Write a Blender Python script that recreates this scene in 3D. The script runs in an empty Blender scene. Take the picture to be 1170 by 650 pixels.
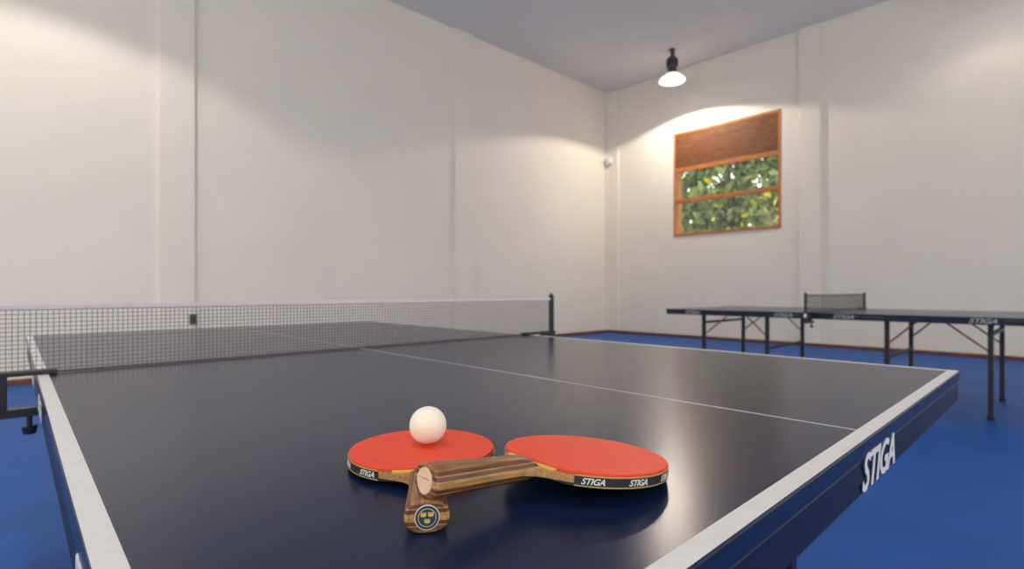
import bpy, bmesh, math, random
from mathutils import Vector, Matrix
random.seed(7)
sc = bpy.context.scene
COL = sc.collection
try:
    sc.view_settings.view_transform = 'Standard'
except Exception:
    pass

# ------------------------------------------------------------ materials
def coords(nt, local=False):
    if local:   # coordinates stored on the mesh before it was laid in its pose
        a = nt.nodes.new("ShaderNodeAttribute"); a.attribute_name = "lp"; return a.outputs["Vector"]
    return nt.nodes.new("ShaderNodeTexCoord").outputs["Object"]
def mat(name, rgb, rough=.5, metal=0, spec=.5, emis=None, es=0, noise=0, nscale=8, bump=0, bscale=60, coat=0, stretch=None, local=False):
    m = bpy.data.materials.new(name); m.use_nodes = True
    nt = m.node_tree; b = nt.nodes["Principled BSDF"]
    b.inputs["Base Color"].default_value = (*rgb, 1)
    b.inputs["Roughness"].default_value = rough
    b.inputs["Metallic"].default_value = metal
    b.inputs["Specular IOR Level"].default_value = spec
    b.inputs["Coat Weight"].default_value = coat
    if emis:
        b.inputs["Emission Color"].default_value = (*emis, 1)
        b.inputs["Emission Strength"].default_value = es
    mp = nt.nodes.new("ShaderNodeMapping"); nt.links.new(coords(nt, local), mp.inputs[0])
    if stretch: mp.inputs["Scale"].default_value = stretch
    if noise:
        n = nt.nodes.new("ShaderNodeTexNoise"); n.inputs["Scale"].default_value = nscale; n.inputs["Detail"].default_value = 5
        nt.links.new(mp.outputs[0], n.inputs["Vector"])
        r = nt.nodes.new("ShaderNodeValToRGB")
        r.color_ramp.elements[0].position = .3; r.color_ramp.elements[1].position = .7
        r.color_ramp.elements[0].color = (*[max(0, x*(1-noise)) for x in rgb], 1)
        r.color_ramp.elements[1].color = (*[min(1, x*(1+noise)) for x in rgb], 1)
        nt.links.new(n.outputs["Fac"], r.inputs[0]); nt.links.new(r.outputs[0], b.inputs["Base Color"])
    if bump:
        n2 = nt.nodes.new("ShaderNodeTexNoise"); n2.inputs["Scale"].default_value = bscale; n2.inputs["Detail"].default_value = 4
        nt.links.new(mp.outputs[0], n2.inputs["Vector"])
        bp = nt.nodes.new("ShaderNodeBump"); bp.inputs["Strength"].default_value = bump; bp.inputs["Distance"].default_value = .01
        nt.links.new(n2.outputs["Fac"], bp.inputs["Height"]); nt.links.new(bp.outputs[0], b.inputs["Normal"])
    return m

M = {}
M['wall'] = mat("wall_paint", (.83,.78,.70), .8, spec=.2, noise=.02, nscale=1.2, bump=.10, bscale=14)
M['ceil'] = mat("ceiling_paint", (.74,.73,.73), .85, spec=.2, noise=.02, nscale=1)
M['floor'] = mat("blue_sports_floor", (.002,.080,.36), .5, spec=.22, noise=.12, nscale=3, bump=.1, bscale=80)
M['base'] = mat("baseboard_wood", (.16,.045,.02), .5, noise=.3, nscale=10)
M['navy'] = mat("table_top_navy", (.006,.014,.048), .23, spec=.27, noise=.1, nscale=30, bump=.03, bscale=400)
M['apron'] = mat("table_apron_navy", (.004,.008,.028), .42, spec=.3, noise=.1, nscale=12)
M['line'] = mat("white_line_paint", (.60,.61,.64), .5, noise=.04, nscale=60)
M['black'] = mat("black_steel", (.010,.011,.014), .4, noise=.1)
M['copper'] = mat("brace_copper", (.45,.10,.06), .35, metal=.4, noise=.1)
M['logo'] = mat("logo_white", (.70,.72,.76), .5, noise=.02)
M['logodim'] = mat("logo_grey", (.34,.36,.40), .5, noise=.02)
M['netband'] = mat("net_tape", (.60,.56,.62), .8, noise=.05, nscale=40)
M['netcord'] = mat("net_cord", (.085,.075,.09), .8, noise=.05)
M['netdark'] = mat("net_cord_dark", (.05,.045,.04), .8, noise=.05)
M['red'] = mat("red_rubber", (.74,.062,.022), .50, spec=.3, noise=.05, nscale=120, bump=.05, bscale=900)
M['blackrub'] = mat("black_rubber", (.012,.012,.012), .6, noise=.05)
M['ball'] = mat("ball_celluloid", (.84,.79,.69), .38, noise=.015, nscale=30)
M['white'] = mat("white_plastic", (.75,.74,.72), .4, noise=.02)
M['cream'] = mat("cream_inlay", (.80,.55,.40), .45, noise=.08, nscale=200)
M['gold'] = mat("gold_print", (.72,.52,.10), .4, noise=.05)
M['badge'] = mat("badge_blue", (.01,.04,.11), .3, noise=.05)
M['frame'] = mat("window_wood", (.48,.17,.045), .5, noise=.3, nscale=6, stretch=(1,1,8))
M['blind'] = mat("bamboo_slats", (.22,.080,.028), .6, noise=.5, nscale=12, stretch=(1,.5,9))
M['shade'] = mat("lamp_shade_enamel", (.85,.84,.82), .4, emis=(1,.95,.88), es=1.0, noise=.02)
M['bulb'] = mat("lamp_diffuser", (1,1,1), .4, emis=(1,.93,.82), es=10, noise=.01)
M['grey'] = mat("lamp_socket_grey", (.06,.06,.07), .45, metal=.3, noise=.1)
M['ground'] = mat("garden_soil", (.10,.12,.05), .9, noise=.3)
M['bark'] = mat("bark", (.08,.05,.03), .9, noise=.3)
def leafmat(i, c):
    m = mat("leaf_%d"%i, c, .5, noise=.25, nscale=4); nt = m.node_tree
    b = nt.nodes["Principled BSDF"]; out = nt.nodes["Material Output"]
    t = nt.nodes.new("ShaderNodeBsdfTranslucent"); t.inputs[0].default_value = (*[min(1,x*1.3) for x in c],1)
    mx = nt.nodes.new("ShaderNodeMixShader"); mx.inputs[0].default_value = .4
    nt.links.new(b.outputs[0], mx.inputs[1]); nt.links.new(t.outputs[0], mx.inputs[2]); nt.links.new(mx.outputs[0], out.inputs[0]); return m
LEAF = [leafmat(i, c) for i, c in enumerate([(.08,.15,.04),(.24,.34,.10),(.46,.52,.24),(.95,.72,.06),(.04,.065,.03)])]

def handle_wood():
    m = bpy.data.materials.new("handle_wood_layers"); m.use_nodes = True
    nt = m.node_tree; b = nt.nodes["Principled BSDF"]; b.inputs["Roughness"].default_value = .38
    L = nt.links.new; co = coords(nt, True)
    sp = nt.nodes.new("ShaderNodeSeparateXYZ"); L(co, sp.inputs[0])
    ab = nt.nodes.new("ShaderNodeMath"); ab.operation = 'ABSOLUTE'; L(sp.outputs["Z"], ab.inputs[0])
    sc_ = nt.nodes.new("ShaderNodeMath"); sc_.operation = 'MULTIPLY'; sc_.inputs[1].default_value = 1/.013; L(ab.outputs[0], sc_.inputs[0])
    r = nt.nodes.new("ShaderNodeValToRGB"); r.color_ramp.interpolation = 'CONSTANT'
    e = r.color_ramp.elements; e[0].position = 0; e[0].color = (.46,.26,.11,1); e[1].position = .22; e[1].color = (.11,.045,.019,1)
    for p, c in ((.44,(.38,.21,.085,1)),(.52,(.13,.055,.023,1)),(.72,(.26,.125,.052,1))):
        x = e.new(p); x.color = c
    L(sc_.outputs[0], r.inputs[0])
    mp = nt.nodes.new("ShaderNodeMapping"); mp.inputs["Scale"].default_value = (18,260,260); L(co, mp.inputs[0])
    n = nt.nodes.new("ShaderNodeTexNoise"); n.inputs["Scale"].default_value = 1.6; n.inputs["Detail"].default_value = 6; L(mp.outputs[0], n.inputs["Vector"])
    r2 = nt.nodes.new("ShaderNodeValToRGB"); r2.color_ramp.elements[0].position = .3; r2.color_ramp.elements[0].color = (.5,.47,.45,1); r2.color_ramp.elements[1].position = .68; r2.color_ramp.elements[1].color = (1.25,1.2,1.1,1)
    L(n.outputs["Fac"], r2.inputs[0])
    mx = nt.nodes.new("ShaderNodeMixRGB"); mx.blend_type = 'MULTIPLY'; mx.inputs[0].default_value = 1
    L(r.outputs[0], mx.inputs[1]); L(r2.outputs[0], mx.inputs[2]); L(mx.outputs[0], b.inputs["Base Color"])
    return m
M['handle'] = handle_wood()
M['plywood'] = mat("blade_plywood", (.42,.22,.09), .45, noise=.35, nscale=6, stretch=(3,60,60), local=True)

def tape_mat():
    m = bpy.data.materials.new("edge_tape"); m.use_nodes = True
    nt = m.node_tree; b = nt.nodes["Principled BSDF"]; b.inputs["Roughness"].default_value = .4
    L = nt.links.new
    sp = nt.nodes.new("ShaderNodeSeparateXYZ"); L(coords(nt, True), sp.inputs[0])
    mr = nt.nodes.new("ShaderNodeMapRange"); mr.inputs["From Min"].default_value = -.0055; mr.inputs["From Max"].default_value = .0040
    L(sp.outputs["Z"], mr.inputs["Value"])
    r = nt.nodes.new("ShaderNodeValToRGB"); r.color_ramp.interpolation = 'CONSTANT'
    e = r.color_ramp.elements; e[0].position = 0; e[0].color = (.50,.36,.12,1); e[1].position = .10; e[1].color = (.012,.012,.016,1)
    x = e.new(.88); x.color = (.50,.36,.12,1)
    L(mr.outputs[0], r.inputs[0]); L(r.outputs[0], b.inputs["Base Color"])
    return m
M['tape'] = tape_mat()

# ------------------------------------------------------------ mesh helpers
def link(o, parent=None):
    COL.objects.link(o)
    if parent: o.parent = parent
    return o
def empty(name, loc=(0,0,0)):
    e = bpy.data.objects.new(name, None); e.empty_display_size = .1; e.location = loc; COL.objects.link(e); return e
def obj(name, bm, mats, parent=None, smooth=False, bevel=0, seg=2):
    bmesh.ops.recalc_face_normals(bm, faces=bm.faces[:])
    me = bpy.data.meshes.new(name); bm.to_mesh(me); bm.free()
    for m_ in (mats if isinstance(mats, (list, tuple)) else [mats]): me.materials.append(m_)
    if smooth:
        for p in me.polygons: p.use_smooth = True
    o = bpy.data.objects.new(name, me); link(o, parent)
    if bevel:
        b = o.modifiers.new("bevel", 'BEVEL'); b.width = bevel; b.segments = seg; b.limit_method = 'ANGLE'
    return o
def abox(bm, x0, x1, y0, y1, z0, z1, mi=0):
    v = [bm.verts.new(p) for p in ((x0,y0,z0),(x1,y0,z0),(x1,y1,z0),(x0,y1,z0),(x0,y0,z1),(x1,y0,z1),(x1,y1,z1),(x0,y1,z1))]
    for f in ((0,3,2,1),(4,5,6,7),(0,1,5,4),(1,2,6,5),(2,3,7,6),(3,0,4,7)):
        bm.faces.new([v[i] for i in f]).material_index = mi
def box(name, a, mats, parent=None, bevel=0):
    bm = bmesh.new(); abox(bm, *a); return obj(name, bm, mats, parent, bevel=bevel)
def tube(bm, p0, p1, r, n=12, r2=None, mi=0, square=False):
    p0 = Vector(p0); p1 = Vector(p1); d = (p1-p0).normalized()
    up = Vector((0,0,1)) if abs(d.z) < .95 else Vector((1,0,0))
    a = d.cross(up).normalized(); b = d.cross(a)
    if r2 is None: r2 = r
    if square: n = 4; off = math.pi/4; r *= math.sqrt(2); r2 *= math.sqrt(2)
    else: off = 0
    A = [bm.verts.new(p0+(a*math.cos(off+i*2*math.pi/n)+b*math.sin(off+i*2*math.pi/n))*r) for i in range(n)]
    B = [bm.verts.new(p1+(a*math.cos(off+i*2*math.pi/n)+b*math.sin(off+i*2*math.pi/n))*r2) for i in range(n)]
    for i in range(n):
        bm.faces.new((A[i],A[(i+1)%n],B[(i+1)%n],B[i])).material_index = mi
    bm.faces.new(A[::-1]).material_index = mi; bm.faces.new(B).material_index = mi
def lathe(bm, prof, n=32, c=(0,0,0), mi=0):
    rings = []
    for r, z in prof:
        rings.append([bm.verts.new((c[0]+r*math.cos(2*math.pi*i/n), c[1]+r*math.sin(2*math.pi*i/n), c[2]+z)) for i in range(n)])
    for a, b in zip(rings, rings[1:]):
        for i in range(n): bm.faces.new((a[i],a[(i+1)%n],b[(i+1)%n],b[i])).material_index = mi
    if prof[0][0] > 1e-5: bm.faces.new(rings[0][::-1]).material_index = mi
    if prof[-1][0] > 1e-5: bm.faces.new(rings[-1]).material_index = mi
def text_mesh(body, size, extrude, shear=.35, offset=.0, xs=1.0):
    c = bpy.data.curves.new("txt", 'FONT'); c.body = body; c.size = size; c.extrude = extrude
    c.shear = shear; c.offset = offset; c.resolution_u = 3; c.space_character = .95
    o = bpy.data.objects.new("txt", c); COL.objects.link(o)
    bpy.context.view_layer.update()
    ev = o.evaluated_get(bpy.context.evaluated_depsgraph_get()); me = ev.to_mesh()
    vs = [v.co.copy() for v in me.vertices]; fs = [tuple(p.vertices) for p in me.polygons]
    ev.to_mesh_clear(); bpy.data.objects.remove(o); bpy.data.curves.remove(c)
    xa = min(v.x for v in vs); xb = max(v.x for v in vs); ya = min(v.y for v in vs); yb = max(v.y for v in vs)
    for v in vs: v.x = (v.x-(xa+xb)/2)*xs; v.y -= (ya+yb)/2
    return vs, fs
def logo(name, loc, rot, w, h, parent, m='logo'):
    vs, fs = text_mesh("STIGA", .07, .0004, offset=.0012)
    W = max(v.x for v in vs)-min(v.x for v in vs); H = max(v.y for v in vs)-min(v.y for v in vs)
    me = bpy.data.meshes.new(name); me.from_pydata([(v.x*w/W, v.y*h/H, v.z) for v in vs], [], fs); me.materials.append(M[m])
    o = bpy.data.objects.new(name, me); link(o, parent); o.location = loc; o.rotation_euler = rot
    return o

# ------------------------------------------------------------ room
XW, YW, ZC = 9.916, 7.148, 5.49
X0, Y0 = -4.0, -4.5
T = .25
box("floor", (X0-T, XW+T, Y0-T, YW+T, -.2, 0), M['floor'])
box("ceiling", (X0-T, XW+T, Y0-T, YW+T, ZC, ZC+.2), M['ceil'])
bm = bmesh.new(); abox(bm, X0-T, XW+T, YW, YW+T, 0, ZC); obj("wall_north", bm, M['wall'])
bm = bmesh.new()
for a, b in ((-3.15,-2.75),(1.195,1.56),(5.50,5.92),(XW-.09,XW)): abox(bm, a, b, YW-.05, YW, 0, ZC)
obj("trim_1", bm, M['wall'], bevel=.006)
WY0, WY1, WZ0, WZ1 = 3.36, 5.46, 2.07, 4.20
bm = bmesh.new()
abox(bm, XW, XW+T, Y0-T, WY0, 0, ZC); abox(bm, XW, XW+T, WY1, YW, 0, ZC)
abox(bm, XW, XW+T, WY0, WY1, 0, WZ0); abox(bm, XW, XW+T, WY0, WY1, WZ1, ZC)
obj("wall_east", bm, M['wall'])
bm = bmesh.new()
for a, b in ((2.72,3.05),(YW-.33,YW-.05),(-1.6,-1.27)): abox(bm, XW-.05, XW, a, b, 0, ZC)
obj("trim_2", bm, M['wall'], bevel=.006)
bm = bmesh.new()
abox(bm, X0, XW, Y0-T, Y0, 0, .9); abox(bm, X0, XW, Y0-T, Y0, 4.2, ZC)
for x in (X0, .6, 5.2, XW-.4): abox(bm, x, x+.4, Y0-T, Y0, .9, 4.2)
obj("wall_south", bm, M['wall'])
bm = bmesh.new()
abox(bm, X0-T, X0, Y0-T, YW, 0, .9); abox(bm, X0-T, X0, Y0-T, YW, 4.2, ZC)
for y in (Y0-T, -.9, 3.0, YW-.4): abox(bm, X0-T, X0, y, y+.4, .9, 4.2)
obj("wall_west", bm, M['wall'])
box("baseboard_north", (X0, XW-.012, YW-.065, YW-.0505, 0, .055), M['base'])
box("baseboard_east", (XW-.065, XW-.0505, Y0, YW-.075, 0, .055), M['base'])

# window
wn = empty("window_1", (XW+.02, (WY0+WY1)/2, (WZ0+WZ1)/2))
def wb(name, a, m, bevel=.004):
    c = wn.location
    return box(name, (a[0]-c.x,a[1]-c.x,a[2]-c.y,a[3]-c.y,a[4]-c.z,a[5]-c.z), m, wn, bevel)
fw = .06
xa, xb = XW-.012, XW+T+.01
wb("frame_jamb_a", (xa,xb,WY0,WY0+fw*.7,WZ0,WZ1), M['frame']); wb("frame_jamb_b", (xa,xb,WY1-fw*.7,WY1,WZ0,WZ1), M['frame'])
wb("frame_head", (xa,xb,WY0+fw*.7,WY1-fw*.7,WZ1-.05,WZ1), M['frame']); wb("frame_sill", (xa-.01,xb,WY0+fw*.7,WY1-fw*.7,WZ0,WZ0+.05), M['frame'])
wb("mid_rail", (xa+.03,xa+.09,WY0+fw*.7,WY1-fw*.7,2.755,2.835), M['frame'])
wb("blind_bottom_rail", (xa+.005,xa+.032,WY0+fw*.7,WY1-fw*.7,3.38,3.47), M['frame'])
bm = bmesh.new(); z = 3.475; c = wn.location
while z < WZ1-.07:
    h = .036; abox(bm, xa+.010-c.x+random.uniform(-.004,.004), xa+.026-c.x, WY0+fw*.7-c.y, WY1-fw*.7-c.y, z-c.z, z+h-.008-c.z); z += h
abox(bm, xa+.026-c.x, xa+.030-c.x, WY0+fw*.7-c.y, WY1-fw*.7-c.y, 3.475-c.z, WZ1-.05-c.z)
obj("bamboo_blind", bm, M['blind'], wn)
gm = bpy.data.materials.new("window_glass"); gm.use_nodes = True; nt = gm.node_tree; nt.nodes.clear()
o_ = nt.nodes.new("ShaderNodeOutputMaterial"); t_ = nt.nodes.new("ShaderNodeBsdfTransparent"); g_ = nt.nodes.new("ShaderNodeBsdfGlossy"); g_.inputs["Roughness"].default_value = .05
x_ = nt.nodes.new("ShaderNodeMixShader"); x_.inputs[0].default_value = .10
nt.links.new(t_.outputs[0], x_.inputs[1]); nt.links.new(g_.outputs[0], x_.inputs[2]); nt.links.new(x_.outputs[0], o_.inputs[0])
wb("glass_pane", (xa+.06,xa+.064,WY0+fw*.7,WY1-fw*.7,WZ0+.05,WZ1-.05), gm, 0)

# garden
box("garden_ground", (XW+T, 30, -10, 24, -.25, -.05), M['ground'])
bm = bmesh.new()
for k in range(7):
    yy = 3+k*1.3; tube(bm, (15.4+random.uniform(-.6,.6), yy, -.05), (15.6, yy+random.uniform(-.6,.6), 6.5), .08, 8, .03, 5)
def leaf(p, s, mi):
    R = Matrix.Rotation(random.uniform(0,6.28),3,'Z') @ Matrix.Rotation(random.uniform(-1.2,1.2),3,'X') @ Matrix.Rotation(random.uniform(0,6.28),3,'Y')
    pts = [Vector((0,-s,0)),Vector((s*.45,-.2*s,.1*s)),Vector((.3*s,.5*s,.08*s)),Vector((0,s,0)),Vector((-.3*s,.5*s,.08*s)),Vector((-s*.45,-.2*s,.1*s))]
    bm.faces.new([bm.verts.new(p+R@q) for q in pts]).material_index = mi
for i in range(14000):
    p = Vector((random.uniform(13.2,17.5), random.uniform(1.8,13.0), random.uniform(0,8.5)))
    s = random.uniform(.07,.19)
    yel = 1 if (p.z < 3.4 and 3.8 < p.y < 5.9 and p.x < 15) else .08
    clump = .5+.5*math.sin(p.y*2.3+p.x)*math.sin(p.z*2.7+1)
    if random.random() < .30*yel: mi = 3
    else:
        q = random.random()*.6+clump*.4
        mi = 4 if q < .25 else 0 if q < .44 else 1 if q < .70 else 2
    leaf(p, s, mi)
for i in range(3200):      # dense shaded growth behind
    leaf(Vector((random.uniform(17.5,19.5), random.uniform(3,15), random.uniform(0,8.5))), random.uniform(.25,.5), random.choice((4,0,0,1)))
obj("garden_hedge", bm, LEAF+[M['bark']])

# ------------------------------------------------------------ tables
def table(name, ox, oy, zb=.694, lm='logo'):
    e = empty(name, (ox, oy, 0))
    W, Lh = 1.525, 1.37
    for k in range(2):
        ya = k*Lh + (0.001 if k else 0); yb = (k+1)*Lh - (0 if k else .001)
        s = "near" if k == 0 else "far"
        box("playing_top_%s" % s, (0, W, ya, yb, .738, .76), M['navy'], e, bevel=.0022)
        bm = bmesh.new(); r = .0025; t = .02
        abox(bm, r, W-r, ya+r, ya+r+t, zb, .7365); abox(bm, r, W-r, yb-r-t, yb-r, zb, .7365)
        abox(bm, r, r+t, ya+r+t, yb-r-t, zb, .7365); abox(bm, W-r-t, W-r, ya+r+t, yb-r-t, zb, .7365)
        abox(bm, r+t, W-r-t, ya+.66, ya+.70, zb+.004, .7365)
        obj("apron_%s" % s, bm, M['apron'], e, bevel=.002)
        bm = bmesh.new(); z0, z1 = .7602, .7605; q = .0015
        abox(bm, q, .02, ya+q, yb-q, z0, z1); abox(bm, W-.02, W-q, ya+q, yb-q, z0, z1)
        yl = (ya+q, ya+.02) if k == 0 else (yb-.02, yb-q)
        abox(bm, .02, W-.02, yl[0], yl[1], z0, z1)
        abox(bm, W/2-.0015, W/2+.0015, ya+(.02 if k == 0 else 0), yb-(.02 if k else 0), z0, z1)
        obj("court_lines_%s" % s, bm, M['line'], e)
        yo = ya+.27 if k == 0 else yb-.27
        yi = yb-.47 if k == 0 else ya+.47
        dr = 1 if k == 0 else -1
        bm = bmesh.new(); bb = bmesh.new()
        xs = (.283, W-.283)
        for x in xs:
            tube(bm, (x,yo,.02), (x,yo,.735), .016, square=True)
            tube(bm, (x,yo,0), (x,yo,.03), .022, 14)
            tube(bm, (x,yi,.05), (x,yi,.735), .016, square=True)
            tube(bm, (x-.015,yi,.05), (x+.015,yi,.05), .05, 18)
            tube(bb, (x,yo+dr*.012,.50), (x,yo+dr*.26,.705), .007, 8)
            tube(bb, (x,yi-dr*.012,.52), (x,yi-dr*.20,.705), .007, 8)
            abox(bm, x-.014, x+.014, min(yo,yi), max(yo,yi), .708, .735)
        tube(bm, (xs[0],yo,.62), (xs[1],yo,.62), .012, square=True)
        tube(bm, (xs[0],yi,.40), (xs[1],yi,.40), .012, square=True)
        tube(bm, (xs[0],yi,.14), (xs[1],yi,.14), .012, square=True)
        obj("legs_%s" % s, bm, M['black'], e, bevel=.002); obj("braces_%s" % s, bb, M['copper'], e)
        lw, lh = .15, .034; lz = (zb+.76)/2
        for nm, yy in (("a", (ya+.29 if k == 0 else yb-.29)), ("b", (yb-.23 if k == 0 else ya+.23))):
            logo("side_logo_%s_%s_w" % (s, nm), (-.0006, yy, lz), (math.pi/2, 0, -math.pi/2), lw, lh, e, lm)
            logo("side_logo_%s_%s_e" % (s, nm), (W+.0006, yy, lz), (math.pi/2, 0, math.pi/2), lw, lh, e, lm)
        if k == 0: logo("end_logo_s", (.786, -.0006, .7205), (math.pi/2, 0, 0), .168, .044, e)
        else: logo("end_logo_n", (.74, yb+.0006, .7205), (math.pi/2, 0, math.pi), .168, .044, e)
    return e

def net(ox, oy, cord, xr=1.660):
    e = empty("table_tennis_net", (ox, oy, .76))
    xl = -.1525; zb, zt = .002, .1525
    bm = bmesh.new(); g = .0095; r = .00055
    n = int((xr-xl)/g)
    for i in range(n+1):
        x = xl+(xr-xl)*i/n; abox(bm, x-r, x+r, -r, r, zb, zt)
    k = 15
    for j in range(k+1):
        z = zb+(zt-.012-zb)*j/k; abox(bm, xl, xr, -r, r, z-r, z+r)
    obj("mesh_cords", bm, cord, e)
    bm = bmesh.new(); abox(bm, xl, xr, -.002, .002, zt-.011, zt); obj("top_tape", bm, M['netband'], e, bevel=.001)
    bm = bmesh.new(); abox(bm, xl, xr, -.0015, .0015, zb-.001, zb+.004); obj("bottom_cord_band", bm, cord, e)
    for nm, x, d in (("w", xl, 1), ("e", xr, -1)):
        bm = bmesh.new(); R = .187 if d > 0 else .165
        abox(bm, min(x,x-d*.012), max(x,x-d*.012), -.011, .011, -.005, .165)
        abox(bm, min(x-d*.014,x+d*R), max(x-d*.014,x+d*R), -.020, .020, .001, .010)
        abox(bm, min(x-d*.014,x+d*(R-.025)), max(x-d*.014,x+d*(R-.025)), -.016, .016, -.086, -.068)
        vx = .107 if d > 0 else .05
        abox(bm, min(x-d*.014,x+d*vx), max(x-d*.014,x+d*vx), -.016, .016, -.072, .002)
        tube(bm, (x+d*(R-.045),0,-.112), (x+d*(R-.045),0,-.080), .005, 12)
        tube(bm, (x+d*(R-.045),0,-.126), (x+d*(R-.045),0,-.108), .011, 14, .014)
        tube(bm, (x-d*.006,0,.165), (x-d*.006,0,.172), .006, 12)
        obj("post_clamp_%s" % nm, bm, M['black'], e, bevel=.0018)
    return e

table("table_tennis_table", 0, 0); net(0, 1.37, M['netcord'], 1.650)
table("table_tennis_table", 4.864, -.05, .706, 'logodim'); n2 = net(4.864, 1.32, M['netdark'])
bm = bmesh.new(); abox(bm, -.168,-.1665,-.010,.010,-.035,-.005); obj("sticker", bm, M['logo'], n2)
for o in n2.children:
    if o.name.startswith("top_tape"): o.data.materials.clear(); o.data.materials.append(mat("net_tape_grey", (.10,.095,.095), .8, noise=.05))

# ------------------------------------------------------------ paddles
def paddle(butt, centre, Lb, badge, a_=.0785, b_=.0758):
    e = bpy.data.objects.new("table_tennis_paddle", None); e.empty_display_size = .05; COL.objects.link(e)
    b = Vector(butt); x = (Vector(centre)-b).normalized(); y = Vector((0,0,1)).cross(x).normalized(); z = x.cross(y)
    e.location = b
    ROT = Matrix((x,y,z)).transposed().to_4x4()
    A0 = math.radians(144)
    def outline(off=0, n=72):
        pts = []
        for i in range(n+1):
            t = -A0+2*A0*i/n; pts.append(Vector((Lb+(a_+off)*math.cos(t), (b_+off)*math.sin(t))))
        P0 = Vector((Lb+(a_+off)*math.cos(A0), (b_+off)*math.sin(A0))); T0 = Vector((-math.sin(A0), math.cos(A0))).normalized()
        P3 = Vector((Lb-.092, .0138)); P1 = P0+T0*.016; P2 = P3+Vector((.012,.0004))
        bz = [(P0*(1-t)**3+P1*3*t*(1-t)**2+P2*3*t*t*(1-t)+P3*t**3) for t in [k/14 for k in range(1,15)]]
        return [Vector((p.x,-p.y)) for p in bz[::-1]]+pts+bz
    def slab(pts, z0, z1):
        bm = bmesh.new(); lo = [bm.verts.new((p.x,p.y,z0)) for p in pts]; hi = [bm.verts.new((p.x,p.y,z1)) for p in pts]; n = len(pts)
        bm.faces.new(lo[::-1]); bm.faces.new(hi)
        for i in range(n): bm.faces.new((lo[i],lo[(i+1)%n],hi[(i+1)%n],hi[i]))
        return bm
    full = outline()
    obj("blade", slab(full, -.0034, .0034), M['plywood'], e)
    xr = Lb-.069
    clip = [p for p in outline(-.0004, 160) if p.x >= xr]
    n0 = clip[-1]; n1 = clip[0]
    cur = [Vector((xr-.003*math.sin(math.pi*k/8), n0.y+(n1.y-n0.y)*k/8)) for k in range(1,8)]
    rub = clip+cur
    obj("rubber_top", slab(rub, .0034, .0062), M['red'], e, bevel=.0007)
    obj("rubber_bottom", slab(rub, -.0060, -.0034), M['blackrub'], e, bevel=.0005)
    st = [Vector((p.x-.0045,p.y)) for p in cur[::-1]]
    bm = slab([Vector((p.x-.0005,p.y)) for p in cur]+st, .0034, .0048); obj("rubber_end_strip", bm, M['gold'], e)
    # arc-length frame along the outline, measured from the tip
    full = outline(0, 160)
    mid = len(full)//2
    S = [0]*len(full)
    for i in range(mid+1, len(full)): S[i] = S[i-1]+(full[i]-full[i-1]).length
    for i in range(mid-1, -1, -1): S[i] = S[i+1]-(full[i]-full[i+1]).length
    def at(s, off):
        i = 0
        while i < len(S)-2 and S[i+1] < s: i += 1
        f = (s-S[i])/(S[i+1]-S[i]); p = full[i].lerp(full[i+1], f)
        t0 = (full[min(i+1,len(full)-1)]-full[max(i-1,0)]).normalized(); t1 = (full[min(i+2,len(full)-1)]-full[i]).normalized()
        t = t0.lerp(t1, f).normalized(); return p+Vector((t.y,-t.x))*off
    smax = max(s for s, p in zip(S, full) if p.x >= xr+.002)
    bm = bmesh.new(); N = 120; o = .0005; rows = []
    for i in range(N+1):
        s = -smax+2*smax*i/N
        row = []
        for r, zz in ((0,-.0055),(o,-.0055),(o,.0040),(0,.0040)):
            p = at(s, r); row.append(bm.verts.new((p.x,p.y,zz)))
        rows.append(row)
    for p, q in zip(rows, rows[1:]):
        for k in range(3): bm.faces.new((p[k],q[k],q[k+1],p[k+1]))
    obj("edge_tape", bm, M['tape'], e)
    vs, fs = text_mesh("STIGA", .0085, .00012, offset=.00016)
    bm = bmesh.new()
    for k in range(5):
        for sg in (-1, 1):
            s0 = sg*(.0155+.042*k)
            vv = []
            for v in vs:
                p = at(s0+v.x*.9, o+.0002+v.z); vv.append(bm.verts.new((p.x,p.y,v.y*.85-.0008)))
            for f in fs:
                try: bm.faces.new([vv[i] for i in f])
                except ValueError: pass
    obj("edge_print", bm, M['logo'], e)
    he = Lb-.180
    secs = [(0,.0150,.0108),(.0008,.0163,.0119),(.0025,.0170,.0125),(.02,.0164,.0122),(.045,.0148,.0116),(.065,.0136,.0112),(.085+he,.0132,.0108),(.096+he,.0136,.0098),(.103+he,.0142,.0070),(.107+he,.0146,.0034)]
    bm = bmesh.new(); n = 40; rings = []
    for X, w, t in secs:
        r = []
        for i in range(n):
            th = 2*math.pi*i/n; c, s = math.cos(th), math.sin(th); ex = 2/2.5
            r.append(bm.verts.new((X, w*math.copysign(abs(c)**ex,c), t*math.copysign(abs(s)**ex,s))))
        rings.append(r)
    for p, q in zip(rings, rings[1:]):
        for i in range(n): bm.faces.new((p[i],p[(i+1)%n],q[(i+1)%n],q[i]))
    bm.faces.new(rings[0][::-1]); bm.faces.new(rings[-1])
    h = obj("handle", bm, M['handle'], e, smooth=True)
    for p in h.data.polygons:
        if len(p.vertices) > 4: p.use_smooth = False
    def disc(rx, ry, x0, x1, cy=0, cz=0, n=32):
        bm = bmesh.new()
        A = [bm.verts.new((x0,cy+rx*math.cos(2*math.pi*i/n),cz+ry*math.sin(2*math.pi*i/n))) for i in range(n)]
        B = [bm.verts.new((x1,cy+rx*math.cos(2*math.pi*i/n),cz+ry*math.sin(2*math.pi*i/n))) for i in range(n)]
        for i in range(n): bm.faces.new((A[i],A[(i+1)%n],B[(i+1)%n],B[i]))
        bm.faces.new(A); bm.faces.new(B); return bm
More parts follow.
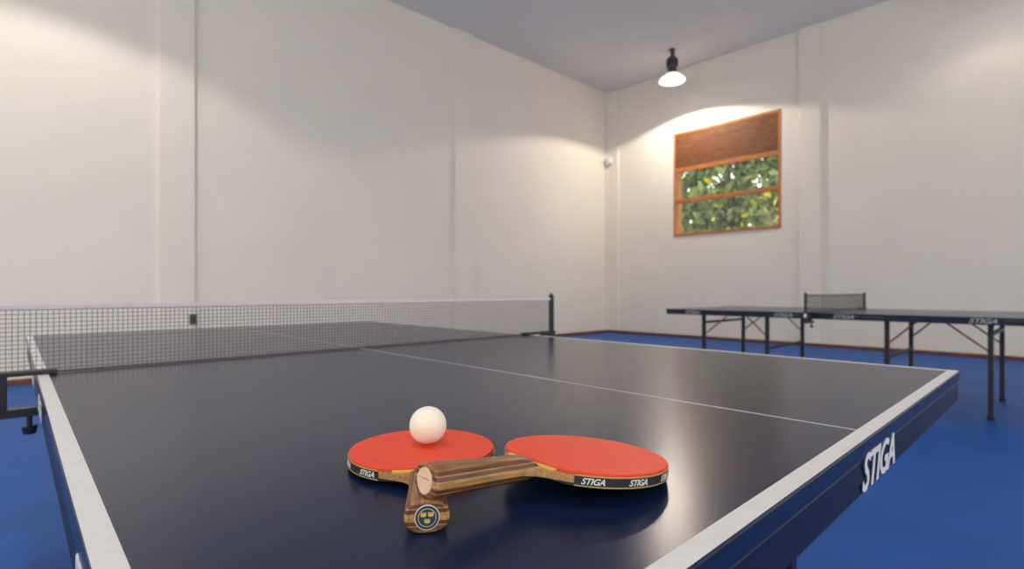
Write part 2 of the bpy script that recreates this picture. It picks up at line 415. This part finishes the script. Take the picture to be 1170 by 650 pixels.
    if badge:
        obj("badge_ring", disc(.0093,.0093,.0005,-.0006), M['white'], e); obj("badge_disc", disc(.0087,.0087,0,-.0009), M['badge'], e)
        obj("badge_rim", disc(.0068,.0068,0,-.0010), M['gold'], e); obj("badge_field", disc(.0063,.0063,0,-.0011), M['badge'], e)
        for k, (cy, cz) in enumerate(((-.0027,.0018),(.0027,.0018),(0,-.0030))):
            bm = disc(.0021,.0010,0,-.0014,cy,cz,16)
            for q in (-1,0,1):
                w = .0005; abox(bm, -.0014, 0, cy+q*.0015-w, cy+q*.0015+w, cz, cz+.0022)
            obj("badge_crown_%d" % k, bm, M['gold'], e)
    else:
        obj("butt_plate", disc(.0100,.0100,.0005,-.0012), M['cream'], e, bevel=.0005)
        bm = disc(.0075,.0004,0,-.0014,0,.002,16); obj("butt_plate_line", bm, M['plywood'], e)
    for ch in e.children:
        me = ch.data
        at_ = me.attributes.new("lp", 'FLOAT_VECTOR', 'POINT')
        for i, v in enumerate(me.vertices): at_.data[i].vector = v.co
        me.transform(ROT)
    return e
Z = .76
paddle((.1885,.1590,Z+.0127), (.2815,.3040,Z+.0092), .1725, True)
paddle((.1915,.1660,Z+.0374), (.3725,.1570,Z+.0169), .1825, False, .0805, .0775)

bm = bmesh.new(); bmesh.ops.create_uvsphere(bm, u_segments=48, v_segments=32, radius=.02)
ball = obj("table_tennis_ball", bm, M['ball'], smooth=True); ball.location = (.292, .3092, Z+.0156+.020)

# ------------------------------------------------------------ lamps
def lamp(x, y, half, power, blend, col=(1,.86,.70)):
    e = empty("ceiling_lamp", (x, y, ZC))
    bm = bmesh.new(); lathe(bm, [(.06,0),(.06,-.02),(.03,-.03),(.03,-.13),(.075,-.15),(.10,-.19),(.10,-.33),(.075,-.37),(.10,-.43),(.13,-.475),(.09,-.475)])
    for k in range(5): lathe(bm, [(.110,-.20-k*.025),(.110,-.21-k*.025)])
    tube(bm, (.07,0,-.02), (.07,0,-.20), .012, 8)
    obj("socket_housing", bm, M['grey'], e)
    bm = bmesh.new(); lathe(bm, [(.125,-.47),(.17,-.505),(.225,-.555),(.24,-.60),(.228,-.60),(.21,-.56),(.16,-.515),(.10,-.475)])
    obj("shade", bm, M['shade'], e, smooth=True)
    bm = bmesh.new(); lathe(bm, [(.03,-.49),(.14,-.52),(.20,-.585),(.17,-.61),(.09,-.63),(.0001,-.635)])
    obj("diffuser", bm, M['bulb'], e, smooth=True)
    l = bpy.data.lights.new("lamp_light", 'SPOT'); l.energy = power; l.spot_size = 2*math.radians(half); l.spot_blend = blend
    l.color = col; l.shadow_soft_size = .02
    o = bpy.data.objects.new("lamp_light", l); link(o, e); o.location = (0,0,-.67)
lamp(8.965, 4.956, 75.5, 170, .14, (1,.87,.72))
lamp(0.0, 5.15, 66.5, 130, .22, (1,.92,.80))
lamp(8.965, .45, 73, 12, .4)
lamp(0.0, .45, 70, 140, .3)

# cctv dome
e = empty("security_camera", (XW-.10, YW-.13, 3.87))
bm = bmesh.new(); lathe(bm, [(.075,.09),(.085,.07),(.085,.02),(.08,0)]); abox(bm, -.04,.04,-.0,.07,.02,.08); obj("housing", bm, M['white'], e, smooth=False, bevel=.004)
bm = bmesh.new(); lathe(bm, [(.078,0),(.072,-.03),(.05,-.06),(.02,-.075),(.0001,-.078)]); obj("dome", bm, M['white'], e, smooth=True)
bm = bmesh.new(); tube(bm, (-.03,-.04,-.03), (-.045,-.062,-.05), .02, 14); obj("lens", bm, M['black'], e)
# wall socket
e = empty("wall_outlet", (1.54, YW-.052, .60))
bm = bmesh.new(); abox(bm, -.04,.04,-.012,.001,-.06,.06); obj("cover", bm, M['grey'], e, bevel=.004)
bm = bmesh.new(); abox(bm, -.015,.015,-.016,-.011,-.03,.03); obj("rocker", bm, M['black'], e, bevel=.001)

# ------------------------------------------------------------ world and sun over the garden
w = bpy.data.worlds.new("World"); sc.world = w; w.use_nodes = True
bg = w.node_tree.nodes["Background"]; bg.inputs[0].default_value = (1,.96,.89,1); bg.inputs[1].default_value = 2.4
sl = bpy.data.lights.new("sun", 'SUN'); sl.energy = 5; sl.angle = .02; sl.color = (1,.95,.8)
so = bpy.data.objects.new("sun", sl); COL.objects.link(so); so.location = (14, 14, 14)
so.rotation_euler = Vector((.10,-.75,-.65)).to_track_quat('-Z','Y').to_euler()

# ------------------------------------------------------------ camera
cd = bpy.data.cameras.new("camera"); cam = bpy.data.objects.new("camera", cd); COL.objects.link(cam)
cd.sensor_width = 36; cd.lens = 601.7/1170*36; cd.shift_y = 7.58/1170
cd.clip_start = .02; cd.clip_end = 200
cam.location = (-.0355, -.1698, .9413)
cam.rotation_euler = (math.pi/2, 0, -math.radians(43.423))
cd.dof.use_dof = True; cd.dof.focus_distance = .48; cd.dof.aperture_fstop = 7
sc.camera = cam
